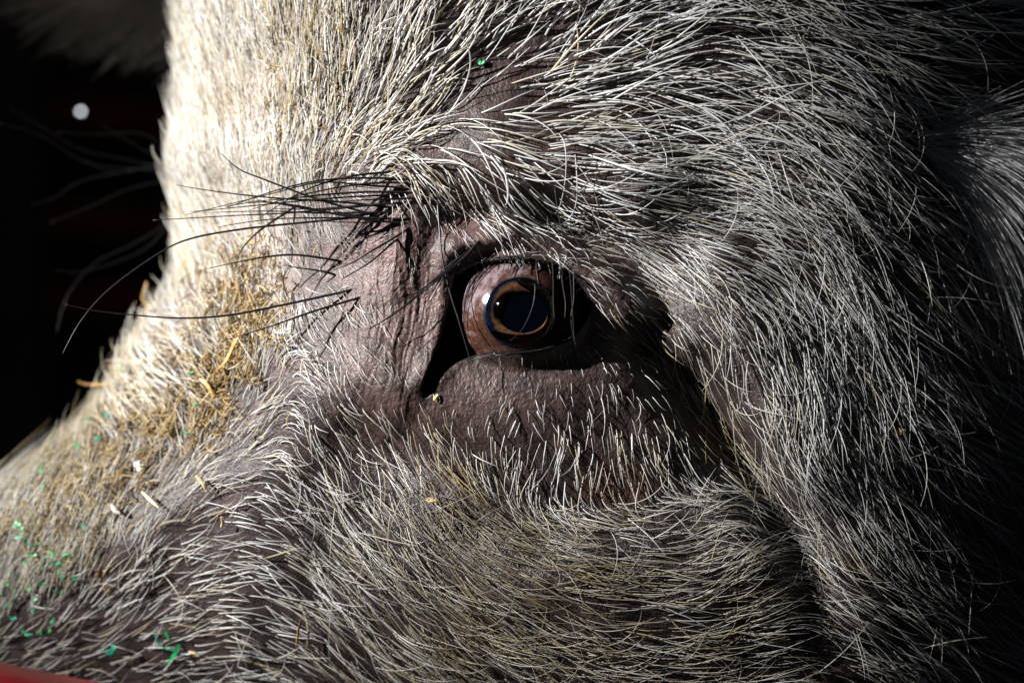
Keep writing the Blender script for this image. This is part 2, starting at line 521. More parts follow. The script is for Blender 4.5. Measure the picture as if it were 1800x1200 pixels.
def iris_mat():
    m, nt, b = new_mat('iris')
    N = nt.nodes.new; L = nt.links
    tc = N('ShaderNodeTexCoord')
    mp = N('ShaderNodeMapping'); mp.inputs['Scale'].default_value = (1, 0, 1); mp.inputs['Location'].default_value = (-4.5 * S, 0, -2 * S)
    L.new(tc.outputs['Object'], mp.inputs['Vector'])
    ln = N('ShaderNodeVectorMath'); ln.operation = 'LENGTH'; L.new(mp.outputs[0], ln.inputs[0])
    nr = N('ShaderNodeVectorMath'); nr.operation = 'NORMALIZE'; L.new(mp.outputs[0], nr.inputs[0])
    n1 = N('ShaderNodeTexNoise'); n1.inputs['Scale'].default_value = 9; n1.inputs['Detail'].default_value = 5
    L.new(nr.outputs[0], n1.inputs['Vector'])
    n2 = N('ShaderNodeTexNoise'); n2.inputs['Scale'].default_value = 1500; n2.inputs['Detail'].default_value = 3
    L.new(tc.outputs['Object'], n2.inputs['Vector'])
    dv = N('ShaderNodeMath'); dv.operation = 'DIVIDE'; dv.inputs[1].default_value = LIM * S; L.new(ln.outputs['Value'], dv.inputs[0])
    o1 = N('ShaderNodeMath'); o1.operation = 'MULTIPLY_ADD'; o1.inputs[1].default_value = 0.10; L.new(n1.outputs['Fac'], o1.inputs[0])
    o0 = N('ShaderNodeMath'); o0.operation = 'SUBTRACT'; o0.inputs[1].default_value = 0.05; L.new(dv.outputs[0], o0.inputs[0])
    L.new(o0.outputs[0], o1.inputs[2])
    r = N('ShaderNodeValToRGB'); e = r.color_ramp.elements
    e[0].position = 0.60; e[0].color = (0.06, 0.026, 0.012, 1)
    e[1].position = 0.98; e[1].color = (0.0015, 0.005, 0.018, 1)
    for pos, col in ((0.66, (0.10, 0.045, 0.020)), (0.76, (0.19, 0.092, 0.038)), (0.87, (0.11, 0.05, 0.022)), (0.93, (0.010, 0.008, 0.012)), (0.955, (0.003, 0.006, 0.014))):
        x = e.new(pos); x.color = col + (1,)
    L.new(o1.outputs[0], r.inputs['Fac'])
    mr = N('ShaderNodeMapRange'); mr.inputs['From Min'].default_value = 0.3; mr.inputs['From Max'].default_value = 0.7; mr.inputs['To Min'].default_value = 0.5; mr.inputs['To Max'].default_value = 1.4
    L.new(n2.outputs['Fac'], mr.inputs['Value'])
    mx = N('ShaderNodeMix'); mx.data_type = 'RGBA'; mx.blend_type = 'MULTIPLY'; mx.inputs[0].default_value = 1
    L.new(r.outputs['Color'], mx.inputs[6]); L.new(mr.outputs[0], mx.inputs[7])
    L.new(mx.outputs[2], b.inputs['Base Color'])
    b.inputs['Roughness'].default_value = 0.6
    b.inputs['Specular IOR Level'].default_value = 0.0
    return m


def cornea_mat():
    m = bpy.data.materials.new('cornea'); m.use_nodes = True
    nt = m.node_tree
    for n in list(nt.nodes): nt.nodes.remove(n)
    N = nt.nodes.new; L = nt.links
    out = N('ShaderNodeOutputMaterial')
    t = N('ShaderNodeBsdfTransparent'); t.inputs[0].default_value = (0.93, 0.95, 1, 1)
    g = N('ShaderNodeBsdfGlossy'); g.inputs['Roughness'].default_value = 0.04
    fr = N('ShaderNodeFresnel'); fr.inputs[0].default_value = 1.38
    mx = N('ShaderNodeMixShader')
    L.new(fr.outputs[0], mx.inputs[0]); L.new(t.outputs[0], mx.inputs[1]); L.new(g.outputs[0], mx.inputs[2])
    L.new(mx.outputs[0], out.inputs[0])
    return m


CORNEA = cornea_mat()
th0 = math.asin(LIM / ER)
prof = [(ER * math.sin(t), -ER * math.cos(t)) for t in np.linspace(th0, math.pi - 0.02, 60)]
eyeball = mesh_grid('eyeball', revolve(prof)[:, ::-1] * S, sclera_mat(), pig, wrap=True)
eyeball.location = eye_c
ylim = -ER * math.cos(th0)
PX, PZ = 44.0, 36.5
irp = []
nn = 96
aa = np.linspace(0, 2 * math.pi, nn, endpoint=False)
for t in np.linspace(0, 1, 10):
    rx = LIM * (1 - t) + PX * t; rz = LIM * (1 - t) + PZ * t
    jag = 1 + (0.006 * np.sin(aa * 17 + 1) + 0.005 * np.sin(aa * 31)) * t
    irp.append(np.stack([rx * np.cos(aa) * jag + 4.5 * t, np.full(nn, ylim + 1.5 + 3 * math.sin(t * math.pi) * -1 + 4 * t), rz * np.sin(aa) * jag + 2 * t], -1))
iris = mesh_grid('iris', np.array(irp)[:, ::-1] * S, iris_mat(), eyeball, wrap=True)
pup, ntp, bp_ = new_mat('pupil')
bp_.inputs['Base Color'].default_value = (0.0005, 0.0010, 0.0026, 1); bp_.inputs['Roughness'].default_value = 0.7; bp_.inputs['Specular IOR Level'].default_value = 0.0
pp = revolve([(56, ylim + 9), (30, ylim + 10), (10, ylim + 10.5), (0.2, ylim + 10.5)], 64)
pupil = mesh_grid('pupil', pp[:, ::-1] * S, pup, eyeball, wrap=True)
RC = 76.0
tc0 = math.asin((LIM + 1.0) / RC)
yc0 = ylim + RC * math.cos(tc0)
corn = mesh_grid('cornea', revolve([(RC * math.sin(t), yc0 - RC * math.cos(t)) for t in np.linspace(tc0, 0.004, 40)])[:, ::-1] * S, CORNEA, eyeball, wrap=True)


# thin tear film lying along the lower lid
tl = smooth_poly([(812, 633), (840, 624), (870, 621.5), (920, 618), (955, 611), (985, 602), (1010, 590)], 6)
tn, _, tY, _ = surf(tl[:, 0], tl[:, 1] + 2.0)
TEAR = to_world(tl[:, 0], tl[:, 1] - 0.5, tY - 2.0)
an_ = np.linspace(0, 2 * math.pi, 8, endpoint=False)
tr_ = (1.9 * np.sin(np.linspace(0.05, math.pi - 0.05, len(tl))) ** 0.4 * (1 + 0.35 * np.sin(np.arange(len(tl)) * 1.9)))[:, None] * S
TP = TEAR[:, None, :] + np.stack([0 * an_, np.cos(an_), np.sin(an_)], -1)[None] * tr_[..., None]
mesh_grid('tear_film', TP[:, ::-1], CORNEA, pig, wrap=True, caps=True)


# ---------------------------------------------------------------- strands
def curves_object(name, pts, rad, col, mat, parent=None):
    """pts (n,k,3), rad (n,k), col (n,3)"""
    n, k = pts.shape[:2]
    cu = bpy.data.hair_curves.new(name)
    cu.add_curves([k] * n)
    cu.attributes['position'].data.foreach_set('vector', pts.astype(np.float32).ravel())
    if 'radius' not in cu.attributes:
        cu.attributes.new('radius', 'FLOAT', 'POINT')
    cu.attributes['radius'].data.foreach_set('value', rad.astype(np.float32).ravel())
    a = cu.attributes.new('hair_colour', 'FLOAT_COLOR', 'CURVE')
    a.data.foreach_set('color', np.concatenate([col, np.ones((n, 1))], 1).astype(np.float32).ravel())
    cu.materials.append(mat)
    o = bpy.data.objects.new(name, cu)
    return link(o, parent)


# how the coat lies: u, v, heading (deg, 0 right, 90 up), length, density (per 1000 sq units), half-width, lift, warm, dark share
F = np.array([
    # forehead
    (350, 40, 95, 62, 11, 1.5, .38, .30, .02), (450, 80, 85, 62, 10, 1.4, .34, .35, .03), (560, 70, 74, 66, 8, 1.5, .30, .40, .06), (640, 40, 70, 85, 4.5, 1.6, .3, .3, .10),
    (360, 200, 98, 60, 12, 1.5, .42, .30, .01), (450, 220, 88, 60, 10, 1.4, .34, .35, .03), (540, 200, 72, 66, 8, 1.5, .30, .40, .05), (620, 160, 62, 75, 6, 1.6, .3, .35, .08),
    (360, 320, 95, 60, 12, 1.5, .40, .25, .01), (440, 330, 92, 58, 10, 1.4, .32, .25, .01), (520, 320, 80, 60, 9, 1.4, .30, .3, .02), (590, 280, 55, 62, 8, 1.5, .30, .35, .03),
    (360, 430, 92, 55, 11, 1.4, .40, .3, .01), (430, 440, 90, 50, 9, 1.3, .32, .3, .01), (510, 430, 95, 45, 8, 1.2, .28, .2, .01), (560, 400, 100, 38, 5, 1.0, .25, .2, .02),
    # brow whorl
    (660, 225, 38, 72, 7, 1.6, .30, .35, .03), (690, 275, 12, 70, 7, 1.6, .32, .35, .03), (640, 300, 30, 55, 6, 1.5, .34, .3, .03), (740, 220, 22, 80, 4.0, 1.7, .28, .3, .04),
    (740, 290, -28, 75, 4.5, 1.5, .32, .25, .03), (720, 330, -50, 65, 2.6, 1.3, .35, .2, .04), (800, 300, -38, 95, 3.0, 1.6, .32, .15, .04), (830, 350, -52, 95, 2.0, 1.4, .34, .15, .05),
    (720, 80, 66, 100, 3.6, 1.7, .3, .25, .08), (740, 150, 45, 95, 3.6, 1.8, .28, .25, .06), (850, 60, 58, 110, 2.4, 1.7, .3, .1, .08), (830, 150, 30, 105, 2.2, 1.9, .3, .1, .06),
    (850, 230, -12, 105, 2.3, 1.8, .3, .1, .05), (920, 300, -30, 115, 2.4, 1.7, .3, .08, .04), (920, 370, -48, 80, 1.7, 1.3, .3, .1, .05),
    (950, 80, 42, 120, 2.5, 1.9, .3, .05, .06), (960, 180, 14, 120, 2.6, 1.9, .3, .05, .05), (1000, 250, -8, 130, 2.9, 1.8, .28, .05, .04),
    (1050, 50, 30, 130, 2.8, 1.8, .3, .05, .05), (1080, 150, 8, 130, 2.9, 1.8, .3, .05, .04), (1100, 230, -4, 130, 3.2, 1.7, .28, .05, .04), (1040, 320, -12, 110, 3.6, 1.4, .26, .08, .03),
    (1180, 60, 8, 135, 3.0, 1.7, .3, .0, .04), (1200, 180, -8, 135, 3.4, 1.7, .28, .0, .03), (1200, 280, -4, 115, 4.6, 1.3, .25, .05, .03), (1150, 360, 2, 90, 6, 1.0, .22, .1, .02),
    (1320, 50, -14, 140, 3.4, 1.7, .3, .0, .03), (1330, 170, -22, 140, 4, 1.6, .28, .0, .03), (1320, 280, -22, 120, 5, 1.3, .26, .0, .03), (1280, 370, -8, 85, 6.5, 1.0, .24, .1, .02),
    (1450, 60, -24, 145, 4, 1.6, .3, .0, .03), (1460, 170, -34, 140, 4.8, 1.5, .28, .0, .03), (1450, 280, -38, 125, 5, 1.3, .26, .0, .03), (1400, 370, -30, 95, 6, 1.1, .25, .05, .02),
    (1600, 50, -18, 150, 4, 1.6, .32, .0, .03), (1580, 160, -38, 140, 4.5, 1.4, .3, .0, .03), (1570, 280, -46, 120, 4.5, 1.2, .26, .0, .03), (1540, 390, -52, 110, 5, 1.2, .25, .0, .03),
    (1720, 20, -12, 150, 3.5, 1.6, .32, .0, .02), (1700, 100, -20, 120, 1.5, 1.4, .3, .0, .02), (1680, 210, -20, 90, 2, 1.0, .26, .0, .02), (1660, 330, -50, 110, 3, 1.1, .26, .0, .02),
    # above and behind the eye
    (1040, 400, -12, 70, 5, .9, .2, .1, .03), (1120, 440, -18, 75, 6.5, .95, .2, .1, .02), (1200, 470, -22, 80, 7.5, 1.0, .22, .1, .02), (1280, 470, -22, 80, 7.5, 1.1, .24, .12, .02),
    (1180, 540, -38, 60, 6, 1.0, .2, .3, .02), (1240, 560, -48, 70, 7, 1.1, .22, .2, .02), (1310, 540, -55, 80, 7, 1.15, .24, .1, .02),
    # side of the face behind
    (1350, 470, -40, 95, 6, 1.15, .25, .05, .02), (1420, 470, -58, 110, 5.5, 1.25, .24, .0, .02), (1520, 500, -60, 120, 4.6, 1.25, .24, .0, .02), (1620, 520, -58, 120, 3.5, 1.15, .24, .0, .02), (1720, 560, -50, 90, 2.5, 1.0, .2, .0, .02),
    (1290, 640, -72, 70, 7.5, 1.15, .24, .1, .02), (1370, 600, -84, 90, 7, 1.2, .22, .05, .02), (1450, 620, -76, 110, 6.5, 1.25, .22, .0, .02), (1540, 640, -66, 120, 5, 1.2, .24, .0, .02), (1650, 680, -56, 110, 3.5, 1.1, .24, .0, .02), (1760, 720, -45, 90, 2.5, 1.0, .2, .05, .02),
    (1340, 740, -62, 70, 8, 1.1, .22, .12, .02), (1410, 740, -84, 95, 7.5, 1.2, .22, .05, .02), (1500, 780, -74, 115, 5.5, 1.2, .23, .02, .02), (1620, 820, -60, 105, 4, 1.1, .24, .05, .02), (1740, 860, -48, 95, 3, 1.0, .22, .1, .02),
    (1400, 850, -62, 80, 8, 1.1, .22, .15, .02), (1480, 890, -58, 95, 6, 1.1, .24, .15, .02), (1580, 950, -48, 95, 5, 1.05, .24, .12, .02), (1720, 1000, -42, 100, 4, 1.05, .25, .12, .02),
    (1450, 980, -48, 85, 6, 1.05, .25, .2, .02), (1560, 1060, -34, 95, 5.5, 1.05, .25, .2, .02), (1680, 1130, -36, 100, 4.5, 1.05, .26, .15, .02), (1450, 1100, -18, 90, 5.5, 1.05, .25, .25, .02), (1550, 1200, -25, 90, 5, 1.05, .25, .2, .02),
    (1240, 660, -60, 60, 3.6, .9, .2, .4, .03), (1250, 740, -52, 65, 3.6, .9, .2, .8, .05), (1300, 810, -55, 75, 3.2, .95, .2, .6, .03), (1340, 900, -50, 75, 3.5, 1, .24, .2, .03), (1390, 960, -20, 70, 3.5, 1, .3, .2, .03),
    # upper lid
    (790, 395, -60, 26, 2.4, .75, .3, .1, .0), (850, 412, -58, 30, 5, .85, .3, .1, .0), (900, 420, -55, 32, 6, .85, .3, .1, .0), (960, 442, -48, 34, 6, .85, .3, .1, .0), (1020, 478, -40, 36, 6, .8, .28, .1, .0), (1090, 530, -40, 40, 5, .85, .26, .35, .0), (1140, 575, -46, 42, 5, .9, .24, .5, .0),
    (800, 450, -70, 12, .7, .7, .3, .1, .0), (880, 445, -60, 15, 3.0, .75, .35, .1, .0), (970, 468, -50, 16, 3.5, .8, .35, .2, .0), (870, 380, -50, 40, 2.4, .9, .3, .1, .02), (960, 400, -36, 50, 3.4, .9, .25, .1, .02),
    # bare wrinkled skin
    (650, 400, 160, 22, 1.5, .6, .2, .1, .0), (720, 420, -80, 22, 1.0, .6, .2, .1, .0), (640, 480, 150, 26, 2.0, .65, .2, .1, .0), (720, 520, -100, 16, .7, .55, .2, .1, .0), (600, 440, 120, 34, 4.5, .85, .25, .15, .01),
    (650, 570, -40, 26, 2.0, .65, .2, .1, .0), (720, 600, -90, 14, .6, .5, .2, .1, .0), (600, 540, -40, 34, 4.2, .8, .25, .1, .0), (650, 650, -50, 24, 1.8, .65, .25, .2, .0), (710, 680, -70, 14, .6, .55, .25, .2, .0), (770, 560, -90, 10, .2, .5, .2, .1, .0),
    (740, 440, -70, 16, .8, .6, .2, .1, .0), (640, 360, 170, 30, 2.0, .8, .3, .1, .01), (700, 370, -60, 26, 1.2, .7, .3, .1, .01),
    # lower lid and under the eye
    (820, 665, -100, 9, 1.0, .6, .3, .1, .0), (900, 655, -96, 8, 1.4, .5, .3, .1, .0), (1000, 645, -84, 13, 2.0, .6, .3, .1, .0), (820, 720, -118, 12, .9, .7, .3, .2, .0), (880, 730, -112, 22, 2.0, .85, .32, .1, .0), (950, 720, -94, 24, 1.8, .85, .32, .1, .0), (1020, 700, -85, 26, 2.2, .85, .32, .1, .0),
    (1080, 640, -60, 20, 3.2, .7, .28, .15, .0), (1120, 700, -74, 30, 3.8, .8, .28, .15, .0), (1180, 680, -66, 36, 4, .8, .25, .25, .02), (1070, 590, -50, 12, 1.5, .6, .28, .2, .0),
    (770, 760, -58, 44, 4.5, 1.05, .34, .5, .0), (840, 780, -76, 38, 3.4, 1.0, .36, .25, .0), (900, 790, -96, 40, 3.4, 1.0, .36, .15, .0), (970, 780, -100, 42, 3.4, 1.0, .36, .1, .0), (1050, 770, -94, 42, 3.6, 1.0, .34, .1, .0), (1120, 770, -84, 44, 4.2, .95, .32, .1, .0), (1180, 770, -72, 50, 5, .95, .28, .15, .0),
    (880, 850, -70, 55, 4.2, 1.0, .34, .25, .02), (960, 850, -92, 52, 4.4, 1.05, .36, .1, .0), (1050, 845, -92, 46, 4.0, 1.05, .36, .12, .0), (1130, 840, -78, 50, 4.5, 1.0, .32, .12, .0), (1210, 830, -50, 55, 5.5, .95, .28, .15, .0),
    # groove and cheek
    (700, 790, -56, 62, 4.6, 1.1, .3, .3, .02), (780, 840, -46, 70, 6, 1.05, .28, 1.0, .06), (860, 890, -36, 72, 7, 1.05, .26, .8, .05), (960, 920, -22, 75, 7.5, 1.1, .26, .45, .02), (1070, 910, -4, 75, 6.5, 1.1, .26, .3, .01), (1170, 900, 8, 75, 6.5, 1.0, .26, .25, .01), (1260, 900, 16, 75, 6, .95, .26, .2, .01),
    (820, 970, -38, 90, 7, 1.1, .24, .65, .03), (920, 990, -28, 95, 7, 1.1, .24, .6, .02), (1030, 990, -10, 95, 6.5, 1.15, .24, .5, .02), (1140, 990, 0, 95, 6, 1.1, .25, .4, .01), (1250, 980, 16, 90, 5.5, 1.05, .27, .35, .01), (1340, 1010, 30, 80, 4.5, 1.0, .3, .3, .01),
    (780, 1060, -32, 105, 7, 1.1, .24, .6, .02), (900, 1080, -24, 105, 6.5, 1.1, .24, .55, .02), (1030, 1080, -8, 105, 6, 1.1, .24, .45, .02), (1160, 1080, 4, 100, 5.5, 1.1, .26, .4, .01), (1280, 1100, 22, 90, 5, 1.05, .28, .35, .01), (1380, 1130, 20, 85, 5, 1.0, .26, .3, .02),
    (720, 1160, -26, 105, 6, 1.1, .26, .45, .03), (880, 1180, -22, 105, 6, 1.1, .26, .45, .03), (1040, 1180, -6, 100, 6, 1.1, .26, .4, .02), (1200, 1180, 12, 95, 5.5, 1.05, .27, .35, .02),
    # side of the snout
    (620, 740, -50, 42, 3.4, .85, .28, .15, .0), (560, 680, -40, 40, 4.0, .85, .28, .1, .0), (540, 770, -55, 48, 4.6, .95, .28, .15, .0), (620, 850, -52, 72, 4.8, 1.2, .28, .2, .01), (690, 900, -48, 82, 5.5, 1.15, .26, .4, .02),
    (520, 850, -48, 62, 5.2, 1.15, .28, .15, .01), (560, 930, -48, 80, 5, 1.25, .28, .2, .02), (640, 980, -46, 95, 5.5, 1.2, .26, .35, .02), (700, 1020, -40, 100, 6, 1.15, .25, .5, .02), (600, 1080, -42, 95, 5, 1.2, .28, .3, .03), (540, 1020, -40, 85, 4.6, 1.25, .28, .2, .02),
    (430, 850, 8, 52, 5.5, 1.1, .28, .15, .01), (480, 880, -22, 60, 5.2, 1.15, .28, .15, .01), (380, 880, 30, 52, 5, 1.05, .28, .15, .01), (460, 960, -10, 66, 4.6, 1.2, .28, .15, .01), (400, 960, 12, 60, 4.6, 1.1, .28, .15, .01), (330, 960, 32, 55, 4, 1.0, .28, .15, .01),
    (470, 1050, -18, 70, 4.5, 1.1, .28, .15, .02), (400, 1050, 6, 62, 4.6, 1.05, .28, .15, .02), (320, 1050, 20, 55, 4.6, .95, .28, .15, .02), (480, 1130, -18, 75, 4.5, 1.0, .28, .2, .03), (380, 1140, 8, 62, 4.6, .95, .28, .2, .03), (260, 1130, 22, 52, 5, .85, .28, .2, .03),
    (280, 980, 48, 59, 6.5, .85, .3, .15, .03), (240, 900, 56, 46, 4.5, .9, .3, .25, .03), (330, 880, 38, 50, 5, 1.0, .3, .25, .01), (200, 1060, 45, 59, 7.0, .8, .3, .2, .03), (150, 1130, 28, 48, 5, .8, .28, .2, .03), (60, 1130, 35, 50, 5, .85, .3, .25, .03),
    (130, 1010, 62, 65, 8.7, .85, .34, .4, .02), (60, 1000, 66, 71, 10.2, .95, .36, .4, .02), (150, 920, 66, 65, 9.4, .9, .36, .4, .02), (70, 900, 75, 71, 11.6, 1.0, .38, .4, .02), (10, 1060, 60, 71, 8.7, .95, .34, .35, .02),
    # bridge
    (420, 520, 120, 55, 6.40, 1.3, .34, .4, .01), (350, 520, 140, 57, 6.40, 1.35, .42, .4, .0), (380, 600, 150, 63, 4.80, 1.35, .40, .4, .0), (310, 600, 158, 63, 5.60, 1.4, .45, .35, .0), (450, 600, 100, 55, 6.00, 1.2, .3, .3, .0), (510, 560, -62, 55, 6.40, 1.15, .3, .15, .0), (560, 600, -46, 51, 5.20, .95, .28, .1, .0),
    (290, 680, 158, 67, 4.80, 1.4, .45, .4, .0), (350, 690, 150, 67, 4.40, 1.35, .40, .4, .0), (420, 680, 70, 57, 5.20, 1.2, .34, .25, .0), (480, 650, 70, 53, 6.00, 1.15, .3, .15, .0), (230, 750, 160, 60, 5.20, 1.3, .45, .5, .0), (300, 770, 140, 60, 4.80, 1.25, .4, .5, .0), (380, 770, 45, 60, 4.80, 1.15, .32, .25, .0), (470, 750, 38, 55, 4.40, 1.05, .28, .15, .0),
    (160, 810, 130, 57, 6.00, 1.15, .42, .5, .0), (240, 830, 75, 57, 5.20, 1.05, .38, .45, .0), (320, 830, 40, 60, 4.40, 1.05, .32, .3, .0), (90, 850, 110, 57, 6.80, 1.1, .42, .45, .0),
], float)


def field(u, v, sharp=32.0):
    d2 = (u[:, None] - F[None, :, 0]) ** 2 + (v[:, None] - F[None, :, 1]) ** 2
    wt = 1.0 / (d2 + sharp ** 2) ** 2.2
    wt /= wt.sum(1, keepdims=True)
    a = np.radians(F[:, 2])
    dx = wt @ np.cos(a); dy = wt @ np.sin(a)
    return np.arctan2(dy, dx), wt @ F[:, 3:]


def chunked_field(u, v):
    A = []; B = []
    for i in range(0, len(u), 4000):
        a, b = field(u[i:i + 4000], v[i:i + 4000])
        A.append(a); B.append(b)
    return np.concatenate(A), np.concatenate(B)


def dist_open(u, v):
    d = polydist(u, v, [tuple(p) for p in OPEN] + [tuple(OPEN[0])])
    return np.where(inside(u, v, OPEN), -d, d)


def grow(n_try, dens_scale=1.0, len_scale=1.0, wid_scale=1.0, k=9, under=False, clump=0.3, lift_scale=1.0):
    v = rng.uniform(-300, 1340, n_try)
    us = np.interp(v, SIL_V, SIL_U); W = np.interp(v, W_V, W_W); a = np.interp(v, A_V, A_A)
    rho = 0.5 * (a + W)
    pmin = us + a - rho * 2.0
    p = pmin + rng.uniform(0, 1, n_try) * (1950 - pmin)
    area = (1950 - pmin) * 1640.0 / n_try
    u, _, Y, _ = surf(p, v)
    ang, q = chunked_field(u, v)
    dn = q[:, 1] * (1 - 0.18 * ss(900, 1200, u)) * (1 - 0.15 * ss(850, 1000, v)) * (1 + 0.9 * noise(u / 38, v / 38, 5)) * (1 + 0.5 * noise(u / 110, v / 110, 6))
    keep = rng.uniform(0, 1, n_try) < dn / 1000.0 * area * dens_scale
    do = dist_open(u, v)
    keep &= do > 5
    p, v, u, ang, q = p[keep], v[keep], u[keep], ang[keep], q[keep]
    n = len(p)
    L = q[:, 0] * rng.normal(1.0, 0.22, n).clip(0.45, 1.6) * len_scale
    wid = q[:, 2] * rng.normal(1.0, 0.32, n).clip(0.4, 1.8) * wid_scale
    wid = wid * 0.92 * (1 - 0.13 * ss(350, 480, v) * ss(450, 600, u)) * (1 - 0.10 * ss(1150, 1350, u))
    lift = q[:, 3] * rng.normal(1.0, 0.35, n).clip(0.2, 2.2) * lift_scale
    stray = rng.uniform(0, 1, n)
    jit = rng.normal(0, 1, n) * np.where(stray < 0.08, 0.5, 0.12) + 0.34 * noise(u / 60, v / 60, 12) + 0.26 * noise(u / 18, v / 18, 13)
    lift = np.where(stray < 0.12, lift * 1.5, lift)
    curl = rng.normal(0, 1, n) * np.where(stray > 0.92, 0.9, 0.30) * np.clip(L / 60, 0.15, 1.15)
    # walk over the surface
    nrm = surf_normal(p, v)
    t = np.linspace(0, 1, k)
    pp = p.copy(); vv = v.copy()
    P = np.empty((n, k, 3))
    P[:, 0] = S3(p, v) - nrm * (1.5 * S)
    hd = ang + jit
    for i in range(1, k):
        st = L / (k - 1)
        uu, _, _, _ = surf(pp, vv)
        fa, _ = chunked_field(uu, vv)
        da = (fa - ang + math.pi) % (2 * math.pi) - math.pi
        hd_i = hd + np.clip(da, -1.2, 1.2) * 0.8 + curl * t[i]
        pp = pp + np.cos(hd_i) * st
        vv = vv - np.sin(hd_i) * st
        h = L * lift * (t[i] * 1.25 - 0.55 * t[i] ** 2)
        ni = surf_normal(pp, vv, 14.0)
        # over the eye opening keep the height of the lid
        base = S3(pp, vv)
        dd = dist_open(*surf(pp, vv)[:2])
        base = np.where((dd < 6)[:, None], P[:, i - 1] - nrm * h[:, None] * S + (np.stack([np.cos(hd_i), 0 * hd_i, np.sin(hd_i)], -1) * st[:, None] * S), base)
        bl = 0.35
        nn_ = nrm * (1 - bl) + ni * bl
        P[:, i] = base + nn_ * (h[:, None] * S + 1.0 * S)
    # tips of neighbours draw together in wisps
    if clump > 0:
        cell = np.floor((u + 25 * noise(u / 60, v / 60, 91)) / 30).astype(int) * 10007 + np.floor((v + 25 * noise(u / 60, v / 60, 92)) / 30).astype(int)
        _, inv = np.unique(cell, return_inverse=True)
        cnt = np.bincount(inv).astype(float)
        rel = P - P[:, :1]
        for i in range(1, k):
            mean = np.stack([np.bincount(inv, P[:, i, c]) / cnt for c in range(3)], -1)[inv]
            kk = clump * t[i] ** 1.5 * rng.uniform(0.0, 1.0, n)[:, None] * (stray > 0.12)[:, None]
            P[:, i] = P[:, i] * (1 - kk) + mean * kk
    Vm = np.vander(t, 4)
    Mf = Vm @ np.linalg.pinv(Vm)
    Pf = np.einsum('ij,njc->nic', Mf, P)
    P = Pf + (P[:, :1] - Pf[:, :1]) * (1 - t)[None, :, None]
    prof = np.where(t < 0.08, 0.85, 1.0) * (1 - 0.80 * np.clip((t - 0.35) / 0.65, 0, 1) ** 1.4)
    R = wid[:, None] * prof[None] * S * (1 + np.zeros((n, 1)))
    # colour of each bristle
    white = np.array([0.85, 0.86, 0.87]); cream = np.array([0.60, 0.49, 0.29]); tan = np.array([0.38, 0.26, 0.085]); black = np.array([0.018, 0.016, 0.016])
    wm = np.clip(q[:, 4] + rng.normal(0, 0.22, n), 0, 1.2)[:, None]
    col = white * (1 - np.clip(wm * 1.4, 0, 1)) + cream * np.clip(wm * 1.4, 0, 1)
    k2 = np.clip((wm - 0.6) * 1.4, 0, 1)
    col = col * (1 - k2) + tan * k2
    col *= rng.uniform(0.62, 1.06, (n, 1)) * (1 - 0.36 * ss(760, 900, v) * ss(250, 600, u) - 0.32 * ss(0.15, 0.7, q[:, 4]) * ss(760, 900, v))[:, None]  # random tone; lower cheek duller: dirty tan plus dimming light put into the colour
    col *= (1 - 0.26 * ss(900, 1400, u) * ss(1000, 800, v))[:, None]  # fall-off of the light towards the right painted into the bristles
    blk = rng.uniform(0, 1, n) < q[:, 5]
    col[blk] = black
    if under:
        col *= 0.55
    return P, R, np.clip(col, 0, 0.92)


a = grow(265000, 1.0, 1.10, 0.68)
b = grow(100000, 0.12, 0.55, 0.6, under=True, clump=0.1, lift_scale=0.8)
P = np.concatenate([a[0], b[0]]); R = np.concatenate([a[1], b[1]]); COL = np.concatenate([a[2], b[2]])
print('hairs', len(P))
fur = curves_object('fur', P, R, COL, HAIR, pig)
fur['kind'] = 'stuff'


# ---------------------------------------------------------------- ears
def flap(name, cen, half, thick, mat, colour, ns=40, nt_=24, bend=0.0):
    """leaf-like flap along a 3-D centre line (u, v, Y); half widths in units; closed, with thickness"""
    cl = smooth_poly(cen, 8)
    m = len(cl)
    hw = np.interp(np.linspace(0, 1, m), np.linspace(0, 1, len(half)), half)
    tng = np.gradient(cl, axis=0)
    ring = np.linspace(0, 2 * math.pi, 2 * nt_, endpoint=False)
    Pp = np.empty((m, 2 * nt_, 3))
    for i in range(m):
        d = tng[i][:2] / (np.linalg.norm(tng[i][:2]) + 1e-9)
        nrm2 = np.array([d[1], -d[0]])
        e = np.cos(ring); zt = np.sin(ring)
        wob = 1 + 0.05 * math.sin(i * 0.9)
        off = e * hw[i] * wob
        Pp[i, :, 0] = cl[i, 0] + nrm2[0] * off
        Pp[i, :, 1] = cl[i, 1] + nrm2[1] * off
        Pp[i, :, 2] = cl[i, 2] + bend * (e ** 2) * hw[i] + zt * thick * np.sqrt(np.clip(1 - (e * 0.98) ** 2, 0, 1)) * -1
    Wd = np.stack([(Pp[..., 0] - 900) * S * (1 + Pp[..., 2] / DU), Pp[..., 2] * S, (600 - Pp[..., 1]) * S * (1 + Pp[..., 2] / DU)], -1)
    sc = np.empty(Wd.shape); sc[:] = colour
    o = mesh_grid(name, Wd, mat, pig, wrap=True, caps=True, attr={'skin_colour': sc})
    return o, cl, hw, tng


